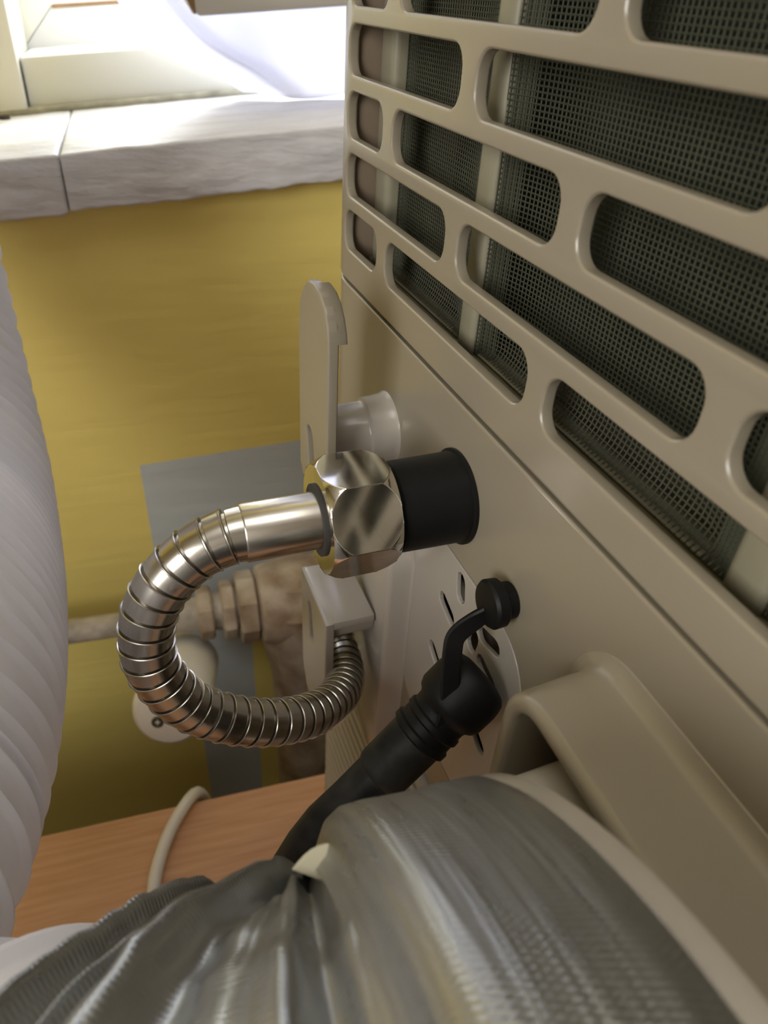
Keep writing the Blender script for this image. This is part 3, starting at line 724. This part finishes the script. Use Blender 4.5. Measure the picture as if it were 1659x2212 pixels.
# ------------------------------------------------------------------ steel hose with hex nut on the drain spout
AXc = Vector((0, 0.1745, -0.1365))
mh = thing('metal_hose', 'curved interlocked steel hose with chrome hex nut on a black sleeve', 'hose', AXc)
def ml(o): o.location = -AXc; return o
NX = Vector((-1, 0, 0))
ml(lathe('spout_sleeve', AXc + Vector((-0.0001, 0, 0)), NX, [(0, 0.0166), (0.0009, 0.0166), (0.0013, 0.0156), (0.0240, 0.0153), (0.0246, 0.0147), (0.0252, 0.0153), (0.0258, 0.0147), (0.0264, 0.0153), (0.0270, 0.0147), (0.0276, 0.0151), (0.030, 0.0151)], M_black, mh, 64))
def hexnut():
    xm, hl, ap, Rs = 0.0375, 0.0112, 0.0176, 0.0211
    c = AXc + Vector((-xm, 0, 0))
    u, v = frame_of(NX, (0, -math.cos(math.radians(30)), math.sin(math.radians(30))))
    V = []
    for d in (-hl, hl):
        for k in range(6):
            a = PI/6 + PI/3*k; V.append(c + NX*d + (u*math.cos(a) + v*math.sin(a))*ap/math.cos(PI/6))
    F = [(k, (k+1) % 6, 6 + (k+1) % 6, 6 + k) for k in range(6)] + [(5, 4, 3, 2, 1, 0), (6, 7, 8, 9, 10, 11)]
    hexp = from_data('hex_nut', V, F, M_chrome, None, 20)
    bm = bmesh.new(); bm.from_mesh(hexp.data); bmesh.ops.recalc_face_normals(bm, faces=bm.faces); bm.to_mesh(hexp.data); bm.free()
    bar = lathe('barrel', c, NX, [(-0.0125, 0.012)] + [(x*0.001, math.sqrt(Rs*Rs - (x*0.001*1.02)**2)) for x in [-12.4 + 0.62*q for q in range(41)]] + [(0.0125, 0.012)], M_chrome, None, 144)
    md = hexp.modifiers.new('barrel', 'BOOLEAN'); md.operation = 'INTERSECT'; md.solver = 'EXACT'; md.object = bar
    dg = bpy.context.evaluated_depsgraph_get(); dg.update()
    me = bpy.data.meshes.new_from_object(hexp.evaluated_get(dg)); hexp.modifiers.clear(); hexp.data = me
    bpy.data.objects.remove(bar)
    bm = bmesh.new(); bm.from_mesh(me)
    eds = [e for e in bm.edges if len(e.link_faces) == 2 and e.calc_face_angle() > math.radians(9)]
    bmesh.ops.bevel(bm, geom=eds, offset=0.00022, segments=2, profile=0.5, affect='EDGES')
    bm.to_mesh(me); bm.free()
    me.shade_smooth(); me.set_sharp_from_angle(angle=math.radians(32))
    wn = hexp.modifiers.new('normals', 'WEIGHTED_NORMAL'); wn.keep_sharp = True; wn.weight = 100
    hexp.parent = mh; ml(hexp)
hexnut()
ml(lathe('nut_bore', AXc + NX*0.030, NX, [(0, 0.0118), (0.0195, 0.0118)], M_dark, mh, 40))
ml(lathe('ferrule', AXc + NX*0.040, NX, [(0, 0.0093), (0.0325, 0.0093), (0.0330, 0.0090), (0.0330, 0.0080)], M_steel, mh, 64))
hp = [AXc + NX*0.070, Vector((-0.0775, 0.1750, -0.1376)), Vector((-0.0880, 0.1752, -0.1420)), Vector((-0.0985, 0.1747, -0.1520)), Vector((-0.1050, 0.1735, -0.1660)), Vector((-0.1053, 0.1718, -0.1835)), Vector((-0.0960, 0.1703, -0.2045)), Vector((-0.0795, 0.1698, -0.2190)), Vector((-0.0611, 0.1736, -0.2310)), Vector((-0.0425, 0.1855, -0.2450)), Vector((-0.0275, 0.2045, -0.2585)), Vector((-0.0205, 0.2235, -0.2660)), Vector((-0.0194, 0.2370, -0.2660)), Vector((-0.0194, 0.2450, -0.2600)), Vector((-0.0194, 0.2490, -0.2520))]
pm = Path(hp, 24)
RM = 0.0086
def ring_prof(L, p):
    out = []; s = 0.0
    while s < L - p:
        for f, dr in ((0.0, -0.0009), (0.09, -0.0009), (0.10, 0.0003), (0.13, 0.0006), (0.18, 0.00055), (0.22, 0.0002), (0.60, 0.0001), (0.96, 0.0), (0.985, -0.0008)):
            out.append((s + f*p, RM + dr))
        s += p
    return out
ml(sweep('corrugated_tube', pm, ring_prof(pm.L, 0.0061), M_hosesteel, mh, 56, 25, None, True))

# ------------------------------------------------------------------ black rubber drain hose with its plug on a strap
dh = thing('drain_hose', 'black rubber drain hose with capped boot and plug held by a strap', 'hose', (-0.004, 0.1331, -0.1781))
HPz = -Vector(dh.location)
def hl_(o): o.location = HPz; return o
dd = Vector((-0.049, -0.0076, -0.0424))
B0 = Vector((-0.0115, 0.1312, -0.1828))
dpth = Path([Vector((0.002, 0.1340, -0.1745)), B0, B0 + dd*0.4, B0 + dd*0.8, B0 + dd*1.05, Vector((-0.074, 0.124, -0.255)), Vector((-0.080, 0.130, -0.32)), Vector((-0.085, 0.15, -0.43)), Vector((-0.10, 0.14, -0.535)), Vector((-0.16, 0.05, -0.551))], 20)
BS = 0.0080
dpth.i = 0
hl_(sweep('boot', dpth, [(0.0080, 0.0070), (0.0090, 0.0103), (0.0105, 0.0118), (0.0130, 0.0125), (0.0155, 0.0128), (0.0220, 0.0127), (0.0242, 0.0117), (0.0254, 0.0102), (0.0264, 0.0098), (0.0285, 0.0097), (0.0292, 0.0104), (0.0310, 0.0105), (0.0318, 0.0098), (0.0345, 0.0099), (0.0352, 0.0107), (0.0372, 0.0107), (0.0378, 0.0099)], M_black, dh, 40, 40))
hl_(sweep('tube', dpth, [(0.038, 0.0096), (0.0540, 0.0094), (0.0558, 0.0089), (0.0562, 0.0084)] + [(0.0562 + 0.012*k, 0.0083) for k in range(1, 30) if 0.0562 + 0.012*k < dpth.L], M_dusty, dh, 32, 40))
pl = Vector((-0.0001, 0.1330, -0.1470))
hl_(lathe('plug', pl, NX, [(0, 0.0058), (0.003, 0.0060), (0.0032, 0.0068), (0.0040, 0.0076), (0.0072, 0.0078), (0.0082, 0.0070), (0.0085, 0.005)], M_black, dh, 32, 40))
sp_ = Path([Vector((-0.0050, 0.1330, -0.1495)), Vector((-0.0100, 0.1340, -0.1535)), Vector((-0.0165, 0.1332, -0.1575)), Vector((-0.0185, 0.1310, -0.1625)), Vector((-0.0195, 0.1275, -0.1730)), Vector((-0.0208, 0.1240, -0.1815)), Vector((-0.0230, 0.1222, -0.1880))], 12)
def strap():
    V, F = [], []
    N = 60; sec = [(-1, -0.5), (-0.8, -1), (0.8, -1), (1, -0.5), (1, 0.5), (0.8, 1), (-0.8, 1), (-1, 0.5)]
    for i in range(N + 1):
        p, t, u, v = sp_.at(sp_.L*i/N)
        side = Vector((-1.0, 0.0, 0.25)); side = (side - t*side.dot(t)).normalized(); nn = t.cross(side)
        tw = 0.35; side, nn = side*math.cos(tw) + nn*math.sin(tw), nn*math.cos(tw) - side*math.sin(tw)
        for a, b in sec: V.append(p + side*a*0.0030 + nn*b*0.0011)
    n = len(sec)
    for i in range(N):
        for k in range(n): F.append((i*n + k, i*n + (k+1) % n, (i+1)*n + (k+1) % n, (i+1)*n + k))
    F += [tuple(range(n)), tuple(range(len(V)-1, len(V)-1-n, -1))]
    hl_(from_data('strap', V, F, M_black, dh, 40))
strap()

# ------------------------------------------------------------------ lift everything from camera height to floor height
for o in S.objects:
    if o.parent is None and o.type in {'MESH', 'EMPTY', 'LIGHT'}: o.location.z += ZC
